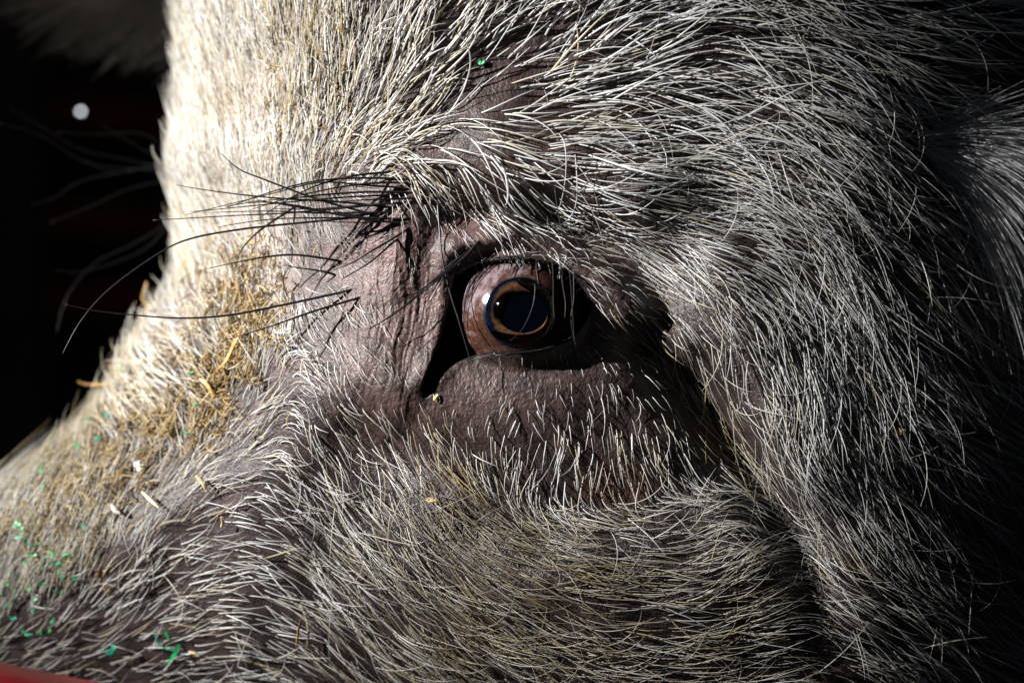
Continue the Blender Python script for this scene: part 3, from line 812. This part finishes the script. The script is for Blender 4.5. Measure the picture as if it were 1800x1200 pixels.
def ear_fur(ear, cl, hw, tng, n, length, bend, thick, spread, droop, wid, colour, name='fur', edge_bias=0.0):
    m = len(cl)
    s_ = rng.uniform(0, 1, n) * (m - 1)
    i0 = np.clip(s_.astype(int), 0, m - 2); fr = (s_ - i0)[:, None]
    c = cl[i0] * (1 - fr) + cl[i0 + 1] * fr
    tg = tng[i0]; tg = tg / (np.linalg.norm(tg, axis=1, keepdims=True) + 1e-9)
    h = hw[i0] * (1 - fr[:, 0]) + hw[i0 + 1] * fr[:, 0]
    e = rng.uniform(-1, 1, n)
    eb = rng.uniform(0, 1, n) < edge_bias
    e = np.where(eb, np.sign(-0.5 + 0 * e) * rng.uniform(0.75, 1, n), e)
    n2 = np.stack([tg[:, 1], -tg[:, 0]], -1)
    base = c.copy()
    base[:, 0] += n2[:, 0] * e * h; base[:, 1] += n2[:, 1] * e * h
    base[:, 2] += bend * e ** 2 * h - thick * np.sqrt(1 - (e * .98) ** 2)
    k = 8
    t = np.linspace(0, 1, k)
    L = length * rng.normal(1, 0.25, n).clip(0.4, 1.7)
    dirv = np.stack([tg[:, 0] + n2[:, 0] * e * spread, tg[:, 1] + n2[:, 1] * e * spread], -1) + rng.normal(0, 0.16, (n, 2))
    dirv /= np.linalg.norm(dirv, axis=1, keepdims=True)
    Pp = np.empty((n, k, 3))
    for i in range(k):
        Pp[:, i, 0] = base[:, 0] + dirv[:, 0] * L * t[i]
        Pp[:, i, 1] = base[:, 1] + dirv[:, 1] * L * t[i] + droop * L * t[i] ** 2 * (1 - e * 0.8)
        Pp[:, i, 2] = base[:, 2] - L * 0.30 * t[i] * (1 - 0.5 * t[i]) * rng.normal(1, .3, n).clip(0.3, 2)
    Wd = np.stack([(Pp[..., 0] - 900) * S * (1 + Pp[..., 2] / DU), Pp[..., 2] * S, (600 - Pp[..., 1]) * S * (1 + Pp[..., 2] / DU)], -1)
    prof = 1 - 0.75 * t ** 1.6
    R = wid * rng.normal(1, .2, n).clip(.5, 1.5)[:, None] * prof[None] * S
    col = np.array(colour) * rng.uniform(0.6, 1.05, (n, 1))
    o = curves_object(name, Wd, R, np.clip(col, 0, .9), HAIR, ear)
    o['kind'] = 'stuff'
    return o


surfY = lambda u, v: float(surf(np.array([float(u)]), np.array([float(v)]))[2][0])
y1 = surfY(1625, 262)
ear, cl, hw, tng = flap('ear', [(1610, 262, y1 + 18), (1680, 272, y1 + 16), (1750, 312, y1 + 36), (1840, 365, y1 + 70), (1940, 440, y1 + 120), (2030, 540, y1 + 180)],
                        [20, 55, 95, 125, 140, 110, 40], 12, SKIN, (0.02, 0.014, 0.014), bend=0.45)
ear['label'] = 'shaggy near ear hanging at the right edge'
ear_fur(ear, cl, hw, tng, 1100, 140, 0.45, 12, 0.85, 0.36, 0.85, (0.74, 0.74, 0.75))
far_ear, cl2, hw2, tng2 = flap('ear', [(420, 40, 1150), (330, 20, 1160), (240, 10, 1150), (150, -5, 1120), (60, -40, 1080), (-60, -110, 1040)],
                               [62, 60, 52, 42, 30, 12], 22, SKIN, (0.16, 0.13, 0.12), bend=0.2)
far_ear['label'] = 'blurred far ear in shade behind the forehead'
ear_fur(far_ear, cl2, hw2, tng2, 1600, 85, 0.2, 22, 0.8, 0.25, 1.2, (0.26, 0.24, 0.22))  # fur colour darkened so the ear looks shaded; the key still reaches it


# ---------------------------------------------------------------- eyelashes (each one a strand of its own)
def tube_mesh(name, pts, rads, mat, nside=6):
    pts = np.array(pts, float)
    m = len(pts)
    tg = np.gradient(pts, axis=0); tg /= np.linalg.norm(tg, axis=1, keepdims=True) + 1e-12
    ref = np.array([0.0, 1.0, 0.05])
    a_ = np.cross(tg, ref); a_ /= np.linalg.norm(a_, axis=1, keepdims=True) + 1e-12
    b_ = np.cross(tg, a_)
    an = np.linspace(0, 2 * math.pi, nside, endpoint=False)
    V = pts[:, None] + (a_[:, None] * np.cos(an)[None, :, None] + b_[:, None] * np.sin(an)[None, :, None]) * np.array(rads)[:, None, None]
    V = V.reshape(-1, 3)
    faces = [(i * nside + j, (i + 1) * nside + j, (i + 1) * nside + (j + 1) % nside, i * nside + (j + 1) % nside) for i in range(m - 1) for j in range(nside)]
    faces.append(tuple(range(nside))); faces.append(tuple(range(m * nside - 1, (m - 1) * nside - 1, -1)))
    me = bpy.data.meshes.new(name)
    me.from_pydata([tuple(x) for x in V], [], faces)
    me.polygons.foreach_set('use_smooth', np.ones(len(me.polygons), bool))
    me.materials.append(mat)
    return me


def lash_mat(name, col):
    m, nt, b = new_mat(name)
    b.inputs['Base Color'].default_value = col + (1,)
    b.inputs['Roughness'].default_value = 0.34
    b.inputs['Specular IOR Level'].default_value = 0.55
    return m


LASH = lash_mat('black_lash', (0.010, 0.009, 0.010))
LASH.node_tree.nodes['Principled BSDF'].inputs['Specular IOR Level'].default_value = 0.4
LASHG = lash_mat('grey_lash', (0.030, 0.028, 0.030))


def lash(uv, y0, y1, r0=1.5, r1=0.35, mat=None, sag=0.0, jitter=0.6):
    """uv: a few points along the strand; y0: depth at root (None = on the skin), y1: depth change to the tip"""
    q = smooth_poly(uv, 7)
    n = len(q)
    t = np.linspace(0, 1, n)
    if y0 is None:
        pr = float(p_of_u(np.array(q[0, 0]), np.array(q[0, 1])))
        y0 = float(surf(np.array([pr]), np.array([q[0, 1]]))[2][0]) + 2
    Y = y0 + y1 * (t * 1.3 - 0.3 * t * t) + sag * np.sin(t * math.pi)
    q[:, 0] += jitter * np.sin(t * 9 + random.random() * 6); q[:, 1] += jitter * np.sin(t * 7 + random.random() * 6)
    k = 1 + Y / DU
    pts = np.stack([(q[:, 0] - 900) * S * k, Y * S, (600 - q[:, 1]) * S * k], -1)
    rad = (r0 + (r1 - r0) * t ** 1.3) * S
    me = tube_mesh('eyelash', pts, rad, mat or LASH)
    return link(bpy.data.objects.new('eyelash', me), pig)


LASHG.node_tree.nodes['Principled BSDF'].inputs['Specular IOR Level'].default_value = 0.2
# the long brow bristles sweeping left
long_ = [
    [(800, 338), (720, 330), (640, 326), (560, 322), (470, 342), (330, 376)],
    [(760, 352), (690, 356), (600, 366), (500, 376), (400, 380), (268, 386)],
    [(830, 352), (740, 344), (640, 346), (540, 352), (430, 362), (336, 372)],
    [(770, 366), (680, 374), (570, 374), (470, 370), (372, 374)],
    [(742, 318), (660, 314), (560, 318), (470, 338), (398, 365)],
    [(720, 384), (620, 380), (520, 362), (450, 356), (395, 362)],
    [(790, 376), (700, 382), (580, 382), (480, 386), (384, 400)],
    [(745, 392), (660, 388), (580, 376), (510, 362), (452, 350)],
    [(700, 302), (620, 308), (545, 332), (455, 384)],
    [(690, 364), (600, 356), (500, 350), (400, 338), (310, 325)],
    [(655, 376), (560, 350), (470, 318), (420, 298), (386, 268)],
    [(640, 380), (520, 392), (420, 404), (330, 422), (270, 452), (190, 510), (140, 565), (108, 622)],
    [(620, 508), (500, 534), (400, 554), (320, 560), (240, 555), (170, 546), (116, 534)],
    [(632, 524), (540, 550), (470, 575), (388, 602)],
    [(600, 460), (520, 449), (460, 452), (420, 459), (362, 474)],
    [(592, 482), (545, 474), (500, 464)],
    [(520, 362), (470, 395), (445, 415), (425, 440), (413, 470)],
    [(720, 398), (670, 432), (632, 455), (585, 474)],
    [(812, 372), (730, 384), (650, 390), (560, 388)],
    [(782, 348), (700, 350), (640, 350), (575, 358)],
    [(850, 366), (760, 358), (660, 360), (560, 366), (480, 366)],
    [(730, 340), (640, 338), (560, 342), (500, 350), (430, 356)],
    [(765, 326), (680, 322), (600, 328), (520, 344), (440, 370)],
]
for i, l in enumerate(long_):
    lash(l, None, -30 - 6 * (i % 5), 2.3 - 0.06 * (i % 4), 0.5, jitter=1.2)
# lashes of the upper lid, hanging left and down over the bare skin
lid_ = [
    [(872, 398), (838, 432), (790, 474), (740, 515), (690, 556), (640, 582)],
    [(862, 402), (830, 436), (786, 478), (735, 512), (692, 536)],
    [(850, 412), (815, 452), (772, 486), (720, 530), (650, 578)],
    [(816, 446), (792, 470), (772, 500), (756, 536)],
    [(806, 450), (786, 474), (770, 496), (756, 516)],
    [(798, 456), (780, 478), (766, 502), (750, 530)],
    [(826, 440), (796, 462), (770, 484), (744, 508)],
    [(770, 355), (772, 400), (776, 450), (790, 510), (806, 560), (820, 610), (834, 668)],
    [(700, 420), (650, 460), (600, 492)],
]
for i, l in enumerate(lid_):
    lash(l, None, -60 if l[0][0] < 790 and len(l) != 4 else (-40 if len(l) > 4 else -14), 2.0, 0.6, jitter=0.9)
# thin strands hanging in front of the eye
for l in [[(975, 330), (990, 420), (1000, 480), (1008, 560), (1010, 600)], [(1000, 400), (1030, 450), (1065, 500), (1100, 560)], [(962, 380), (970, 450), (972, 520), (975, 560)],
          [(940, 500), (936, 540), (920, 575), (896, 600)], [(1010, 470), (1008, 520), (1004, 560), (1012, 608)], [(1030, 380), (1080, 430), (1130, 470), (1190, 510)], [(985, 462), (992, 520), (994, 560)]]:
    lash(l, -85, -25, 0.9, 0.35, LASHG, jitter=1.0)
# short pale and dark lashes standing out of the upper lid
for u0, v0, du, dv in [(896, 452, -3, 36), (890, 452, -8, 28), (920, 455, 2, 30), (942, 456, 4, 44), (955, 462, 6, 22), (908, 452, -2, 20), (1000, 482, 14, 30), (985, 474, 8, 26)]:
    lash([(u0, v0), (u0 + du * .4, v0 + dv * .5), (u0 + du, v0 + dv)], None, -22, 1.0, 0.35, LASHG)
# the row along the margin of the upper lid
up_edge = smooth_poly([(800, 492), (812, 474), (850, 460), (910, 454), (970, 462), (1018, 487), (1042, 516)], 6)
for q_ in np.linspace(1, len(up_edge) - 2, 30):
    x_, y_ = up_edge[int(q_)] + np.array([random.uniform(-2, 2), random.uniform(-4, 0)])
    fr_ = (x_ - 800) / 240
    an_l = math.radians(150 + 70 * fr_ + random.uniform(-14, 14))        # left-down at the inner corner, down at the outer
    ll = random.uniform(13, 27)
    dx_, dy_ = math.cos(an_l) * ll, abs(math.sin(an_l)) * ll * 0.8 + 3
    lash([(x_, y_), (x_ + dx_ * .45, y_ + dy_ * .35), (x_ + dx_, y_ + dy_)], None, -26, 1.0, 0.3, LASH if random.random() < 0.8 else LASHG, jitter=0.2)
# lashes of the far eye, out beyond the forehead
far_ = [
    [(330, 300), (250, 262), (180, 222)], [(330, 300), (240, 296), (150, 285), (70, 240), (0, 217)], [(325, 305), (240, 285), (140, 262), (60, 214), (22, 194)],
    [(335, 292), (270, 288), (200, 304), (150, 284)], [(330, 288), (230, 302), (140, 320), (96, 345), (58, 360)], [(330, 280), (292, 252), (280, 262), (258, 264)],
    [(325, 310), (240, 330), (180, 352), (90, 390)], [(335, 330), (290, 390), (230, 430), (170, 462), (120, 520), (98, 585)], [(330, 345), (300, 390), (250, 440), (150, 475), (98, 474)],
    [(330, 300), (260, 240), (180, 236), (100, 232)],
]
for l in far_:
    lash(l, 900, -60, 0.9, 0.45, LASHG, jitter=1.5)

# ---------------------------------------------------------------- straw, chaff, shreds, crumbs caught in the coat
def on_coat(u, v, up=10.0):
    p = p_of_u(np.array([float(u)]), np.array([float(v)]))
    q = S3(p, np.array([float(v)]))[0] + surf_normal(p, np.array([float(v)]), 12.0)[0] * up * S
    return q


def ribbon(name, uv, width, thick, mat, up=14.0, twist=1.2, ups=None):
    """a flat, bent and slightly twisted strip with real thickness, origin at its middle"""
    q = smooth_poly(uv, 4)
    n = len(q)
    pts = np.array([on_coat(a_, b_, up + (0 if ups is None else ups * i / n)) for i, (a_, b_) in enumerate(q)])
    org = pts[n // 2].copy()
    pts = pts - org
    tg = np.gradient(pts, axis=0); tg /= np.linalg.norm(tg, axis=1, keepdims=True) + 1e-12
    ref = np.array([0.25, 1.0, 0.1]); s0 = np.cross(tg, ref); s0 /= np.linalg.norm(s0, axis=1, keepdims=True) + 1e-12
    s1 = np.cross(tg, s0)
    ph = random.uniform(-.6, .6) + np.linspace(0, twist, n) * random.choice([-1, 1])
    A = s0 * np.cos(ph)[:, None] + s1 * np.sin(ph)[:, None]
    B = np.cross(tg, A)
    t = np.linspace(0, 1, n)
    wv = width * (0.45 + 0.55 * np.sin(np.clip(t * 1.1 + .05, 0, 1) * math.pi) ** 0.6) * S * 0.5
    V = []
    for i in range(n):
        for sa, sb in ((-1, -1), (1, -1), (1, 1), (-1, 1)):
            V.append(tuple(pts[i] + A[i] * wv[i] * sa + B[i] * thick * .5 * S * sb))
    Fc = [(i * 4 + j, (i + 1) * 4 + j, (i + 1) * 4 + (j + 1) % 4, i * 4 + (j + 1) % 4) for i in range(n - 1) for j in range(4)]
    Fc += [(0, 1, 2, 3), ((n - 1) * 4 + 3, (n - 1) * 4 + 2, (n - 1) * 4 + 1, (n - 1) * 4)]
    me = bpy.data.meshes.new(name)
    me.from_pydata(V, [], Fc)
    me.materials.append(mat)
    o = link(bpy.data.objects.new(name, me))
    o.location = tuple(org)
    return o


def crumb(name, u, v, rx, rz, mat, up=5.0, seed=0):
    import bmesh
    bm = bmesh.new()
    bmesh.ops.create_icosphere(bm, subdivisions=3, radius=1.0)
    rr = np.random.default_rng(seed)
    offs = rr.uniform(-3, 3, 3)
    for vt in bm.verts:
        c = vt.co
        k = 1 + 0.30 * math.sin(c.x * 4.1 + offs[0]) * math.sin(c.z * 3.7 + offs[1]) + 0.22 * math.sin(c.z * 7 + c.x * 5 + offs[2]) + rr.uniform(-.05, .05)
        vt.co = (c.x * rx * k * S, c.y * min(rx, rz) * 0.55 * k * S, c.z * rz * k * S)
    me = bpy.data.meshes.new(name); bm.to_mesh(me); bm.free()
    me.materials.append(mat)
    o = link(bpy.data.objects.new(name, me)); o.location = tuple(on_coat(u, v, up))
    o.rotation_euler = (rr.uniform(-.4, .4), rr.uniform(-.9, .9), rr.uniform(-.4, .4))
    return o


GREEN = [simple_mat('green_shred', (0.014, 0.30, 0.095), 0.35, 0.4, 700), simple_mat('teal_shred', (0.010, 0.25, 0.15), 0.35, 0.4, 700), simple_mat('pale_green_shred', (0.07, 0.30, 0.10), 0.35, 0.4, 700)]
STRAW = [simple_mat('gold_straw', (0.40, 0.25, 0.085), 0.45, 0.35, 900), simple_mat('brown_straw', (0.24, 0.12, 0.035), 0.55, 0.4, 900), simple_mat('pale_straw', (0.58, 0.44, 0.22), 0.45, 0.3, 900)]
WHITE = simple_mat('white_flake', (0.52, 0.47, 0.42), 0.6, 0.15, 900)
YELLOW = simple_mat('yellow_crumb', (0.62, 0.48, 0.22), 0.55, 0.3, 900)
BROWN = simple_mat('brown_crumb', (0.16, 0.09, 0.04), 0.6, 0.4, 900)

G1 = 'green shreds caught in the snout bristles'
snout_lab = 'tiny green shred tangled in the bristles along the bridge of the snout'
low_lab = 'small green shred among the grey bristles low on the snout'
shreds = [(50, 922), (60, 955), (66, 962), (82, 960), (100, 985), (115, 1000), (120, 1012), (35, 1034), (62, 1030), (70, 1046), (20, 1060), (118, 1036), (48, 1100), (60, 1104), (95, 1100),
          (158, 936), (166, 930), (90, 866), (86, 838), (44, 928), (128, 976), (104, 968), (30, 1050), (72, 1000), (52, 985), (110, 1030), (88, 1060), (24, 1010), (42, 948), (56, 936), (74, 976), (92, 994), (108, 976), (116, 990), (40, 1010), (28, 1022), (84, 1022), (68, 1066), (14, 1040), (100, 1084), (140, 1010), (12, 990), (80, 1100), (34, 1078)]
bridge_g = [(172, 752), (190, 782), (230, 660), (345, 768), (363, 713), (355, 658), (150, 800), (204, 742)]
for i, (x, y) in enumerate(shreds):
    an = random.uniform(0, 6.28); l = random.uniform(3, 9)
    bd = random.uniform(-5, 5)
    o = ribbon('green_shred', [(x - l * math.cos(an), y - l * math.sin(an)), (x + bd, y - bd), (x + l * math.cos(an + .5), y + l * math.sin(an + .5))], random.uniform(3, 6.5), 1.0, GREEN[i % 3], random.uniform(14, 32))
    tag(o, low_lab, 'shred', G1)
for i, (x, y) in enumerate(bridge_g):
    an = random.uniform(0, 6.28); l = random.uniform(4, 7)
    o = ribbon('green_shred', [(x - l * math.cos(an), y - l * math.sin(an)), (x, y + 1), (x + l * math.cos(an), y + l * math.sin(an))], random.uniform(4, 6), 1.0, GREEN[i % 3], 26)
    tag(o, snout_lab, 'shred', 'green specks on the bridge of the snout')
tag(ribbon('green_shred', [(842, 108), (847, 112), (853, 107)], 9, 1, GREEN[0], 6), 'lone green fleck on bare dark skin above the brow', 'shred')
tag(ribbon('green_shred', [(326, 1120), (318, 1128), (312, 1140), (302, 1150)], 8, 1.2, GREEN[0], 24, .6), 'longest bright green shred, forked, on the lower cheek', 'shred')
tag(ribbon('green_shred', [(282, 1105), (286, 1118), (300, 1128), (318, 1130)], 2.6, 1.0, GREEN[1], 24, .6), 'thin curled green thread beside the longest green shred', 'shred')
tag(ribbon('green_shred', [(300, 1102), (306, 1108), (311, 1114)], 7, 1, GREEN[0], 24), 'short green shred just above the longest one on the cheek', 'shred')
tag(ribbon('green_shred', [(212, 1124), (207, 1128), (200, 1136), (190, 1130)], 9, 1.2, GREEN[1], 24), 'teal curled shred low on the snout side', 'shred')
tag(ribbon('straw_stalk', [(130, 701), (160, 699), (185, 694), (212, 688)], 5, 2.5, STRAW[0], 60, .4, -40), 'pale straw stalk poking out left from the bridge of the snout', 'straw')
tag(ribbon('straw_stalk', [(264, 518), (274, 538), (286, 562)], 5, 2.5, STRAW[0], 48, .4, -20), 'short straw stalk poking up from the bridge below the forehead', 'straw')
tag(ribbon('straw_stalk', [(446, 592), (434, 612), (420, 638), (402, 654)], 6, 2.5, STRAW[0], 30, .5), 'golden straw blade standing in the white hair of the bridge', 'straw')
tag(ribbon('straw_stalk', [(372, 668), (388, 684), (398, 706)], 6, 2.5, STRAW[0], 30, .6), 'bent golden straw piece lying in the chaff below the golden blade', 'straw')
tag(ribbon('straw_stalk', [(262, 870), (274, 880), (290, 893)], 5, 2, STRAW[2], 20, .4), 'thin tan straw bit slanting on the snout side below a pale flake', 'straw')
tag(ribbon('straw_stalk', [(356, 840), (365, 848), (372, 862)], 6, 2, STRAW[2], 20, .5), 'tan straw bit at the top of the hair whorl', 'straw')
tag(ribbon('straw_stalk', [(398, 902), (402, 912), (399, 920)], 5, 2, STRAW[2], 20, .4), 'short pale straw bit in the middle of the hair whorl', 'straw')
tag(ribbon('straw_stalk', [(340, 1134), (350, 1136), (358, 1142)], 4, 2, STRAW[2], 20, .4), 'tan straw splinter right of the longest green shred', 'straw')
tag(ribbon('straw_stalk', [(534, 1078), (531, 1100), (529, 1124)], 4, 2, STRAW[1], 24, .4), 'upright brown straw splinter on the lower cheek', 'straw')
tag(crumb('pale_flake', 254, 824, 9, 11, WHITE, 16, 3), 'pale cream flake stuck above the snout side', 'flake')
tag(ribbon('white_flake', [(192, 908), (203, 898), (212, 904), (222, 909)], 12, 1.5, WHITE, 22, .5), 'white torn flake on the bristles of the snout side', 'flake')
tag(crumb('yellow_crumb', 766, 699, 4.5, 6.5, YELLOW, 3, 5), 'yellow crumb on the lower lid beside the inner eye corner', 'crumb')
tag(crumb('yellow_crumb', 981, 598, 4.5, 3.5, YELLOW, 3, 6), 'tiny yellowish crumb on the lid rim under the eye', 'crumb')
tag(crumb('tan_crumb', 762, 880, 11, 4, YELLOW, 10, 7), 'tan crumb lying in the hair of the cheek groove', 'crumb')
tag(crumb('brown_crumb', 182, 1002, 8, 10, BROWN, 14, 8), 'upper brown clod stuck on the snout side', 'crumb')
tag(crumb('brown_crumb', 194, 1030, 7, 8, BROWN, 12, 9), 'lower brown clod stuck on the snout side', 'crumb')
tag(crumb('yellow_crumb', 1578, 757, 6, 5, YELLOW, 14, 10), 'small yellow crumb in the dark hair behind the cheek', 'crumb')

# chaff matted into the bridge: far too many to count
n = 3600
base_line = smooth_poly([(430, 470), (415, 540), (400, 620), (360, 690), (290, 740), (220, 790), (130, 870), (60, 930)], 10)
j = rng.integers(0, len(base_line), n)
cu_ = base_line[j, 0] + rng.normal(0, 44, n); cv_ = base_line[j, 1] + rng.normal(0, 40, n)
extra = 160
cu_[:extra] = rng.uniform(480, 640, extra); cv_[:extra] = rng.uniform(20, 240, extra)
k = 5
an = rng.uniform(0, 2 * math.pi, n); ln_ = rng.uniform(9, 38, n); ln_[:extra] *= 0.6
kp = fbm(cu_ / 30, cv_ / 30, 131, 2) > -0.14
cu_, cv_, an, ln_ = cu_[kp], cv_[kp], an[kp], ln_[kp]; n = len(cu_)
ln_ = np.where(rng.uniform(0, 1, n) < 0.1, ln_ * 2.2, ln_)
cp = p_of_u(cu_, cv_)
nr = surf_normal(cp, cv_, 12.0)
Pc = np.empty((n, k, 3)); bend_ = rng.normal(0, 1, n) * 0.8; up_ = rng.uniform(2, 22, n); tilt_ = rng.normal(0, 12, n)
for i, t in enumerate(np.linspace(-.5, .5, k)):
    a2 = an + t * bend_ * 0.9
    Pc[:, i] = S3(cp + np.cos(a2) * ln_ * t, cv_ + np.sin(a2) * ln_ * t) + nr * ((up_ + t * tilt_)[:, None] * S)
cc = np.array([(0.36, 0.235, 0.085), (0.19, 0.115, 0.042), (0.48, 0.37, 0.18), (0.085, 0.052, 0.024)])[rng.integers(0, 4, n)]
Rc = rng.uniform(0.5, 1.6, (n, 1)) * np.array([.6, 1, 1, 1, .5])[None] * S
ch = curves_object('chaff', Pc, Rc, cc, HAIR)
tag(ch, 'brown and golden chaff matted in the white hair of the snout bridge', 'chaff', None, 'stuff')

# ---------------------------------------------------------------- rail in front, dark barn behind
def box(name, cx, cy, cz, sx, sy, sz, mat, bev=0.003, rot=(0, 0, 0)):
    import bmesh
    bm = bmesh.new()
    bmesh.ops.create_cube(bm, size=1.0)
    bmesh.ops.scale(bm, vec=(sx, sy, sz), verts=bm.verts)
    if bev > 0:
        bmesh.ops.bevel(bm, geom=list(bm.edges), offset=bev, segments=3, affect='EDGES', profile=0.6)
    me = bpy.data.meshes.new(name); bm.to_mesh(me); bm.free()
    me.materials.append(mat)
    o = link(bpy.data.objects.new(name, me)); o.location = (cx, cy, cz); o.rotation_euler = rot
    return o


RED = simple_mat('worn_red_paint', (0.34, 0.022, 0.026), 0.5, 0.5, 60)
DRED = simple_mat('old_red_paint', (0.20, 0.022, 0.014), 0.6, 0.4, 30)
WOOD = simple_mat('dark_wood', (0.055, 0.038, 0.030), 0.8, 0.5, 20)
o = box('red_rail', -0.118, -0.055, -0.0741, 0.50, 0.022, 0.024, RED, 0.006, (0, math.radians(11.5), 0))
tag(o, 'worn red painted rail in the bottom left corner, in front of the snout', 'rail')

o = box('barn_wall', -0.2, 1.30, 0.1, 3.6, 0.05, 2.4, WOOD, 0.0)
tag(o, 'black shadowed barn wall behind the pig', 'wall')
for zz, lab, ang in ((0.150, 'dim red rail on the dark wall just under the far ear', 4), (0.080, 'dim red rail on the dark wall level with the far lashes', 3), (0.028, 'dim red rail on the dark wall below the far lashes', 1)):
    o = box('wall_rail', -0.30, 1.24, zz, 1.5, 0.04, 0.022, DRED, 0.004, (0, math.radians(ang), 0))
    tag(o, lab, 'rail', 'red rails on the barn wall')
o = box('wooden_post', -0.327, 1.22, -0.06, 0.05, 0.05, 0.9, WOOD, 0.004)
tag(o, 'dim upright post at the left edge of the dark barn', 'post')

GLOW = bpy.data.materials.new('spot_glow'); GLOW.use_nodes = True
nt = GLOW.node_tree
em = nt.nodes.new('ShaderNodeEmission'); em.inputs[0].default_value = (0.92, 0.97, 1, 1); em.inputs[1].default_value = 6.0
nt.links.new(em.outputs[0], nt.nodes['Material Output'].inputs[0])
Yb = 0.31
kx = 1 + Yb / D
lx, lz = (142 - 900) * S * kx, (600 - 196) * S * kx
pr = [(0.0006 * math.sin(t), -0.0006 * math.cos(t)) for t in np.linspace(0.02, math.pi - .02, 20)]
light_spot = bpy.data.objects.new('round_light', None)  # source unknown: built as a small glowing ball, cord added to hold it
link(light_spot); light_spot.location = (lx, Yb, lz)
light_ball = mesh_grid('light_ball', revolve(pr, 32), GLOW, light_spot, wrap=True)
CORD = simple_mat('dark_cord', (0.01, 0.01, 0.01), 0.7, 0.2, 200)
cme = tube_mesh('added_cord', [(0, 0, 0.0007 + 0.03 * q) for q in range(12)], [0.0004] * 12, CORD)
link(bpy.data.objects.new('added_cord', cme), light_spot)
tag(light_spot, 'small round white light glowing in the dark barn', 'light_spot')
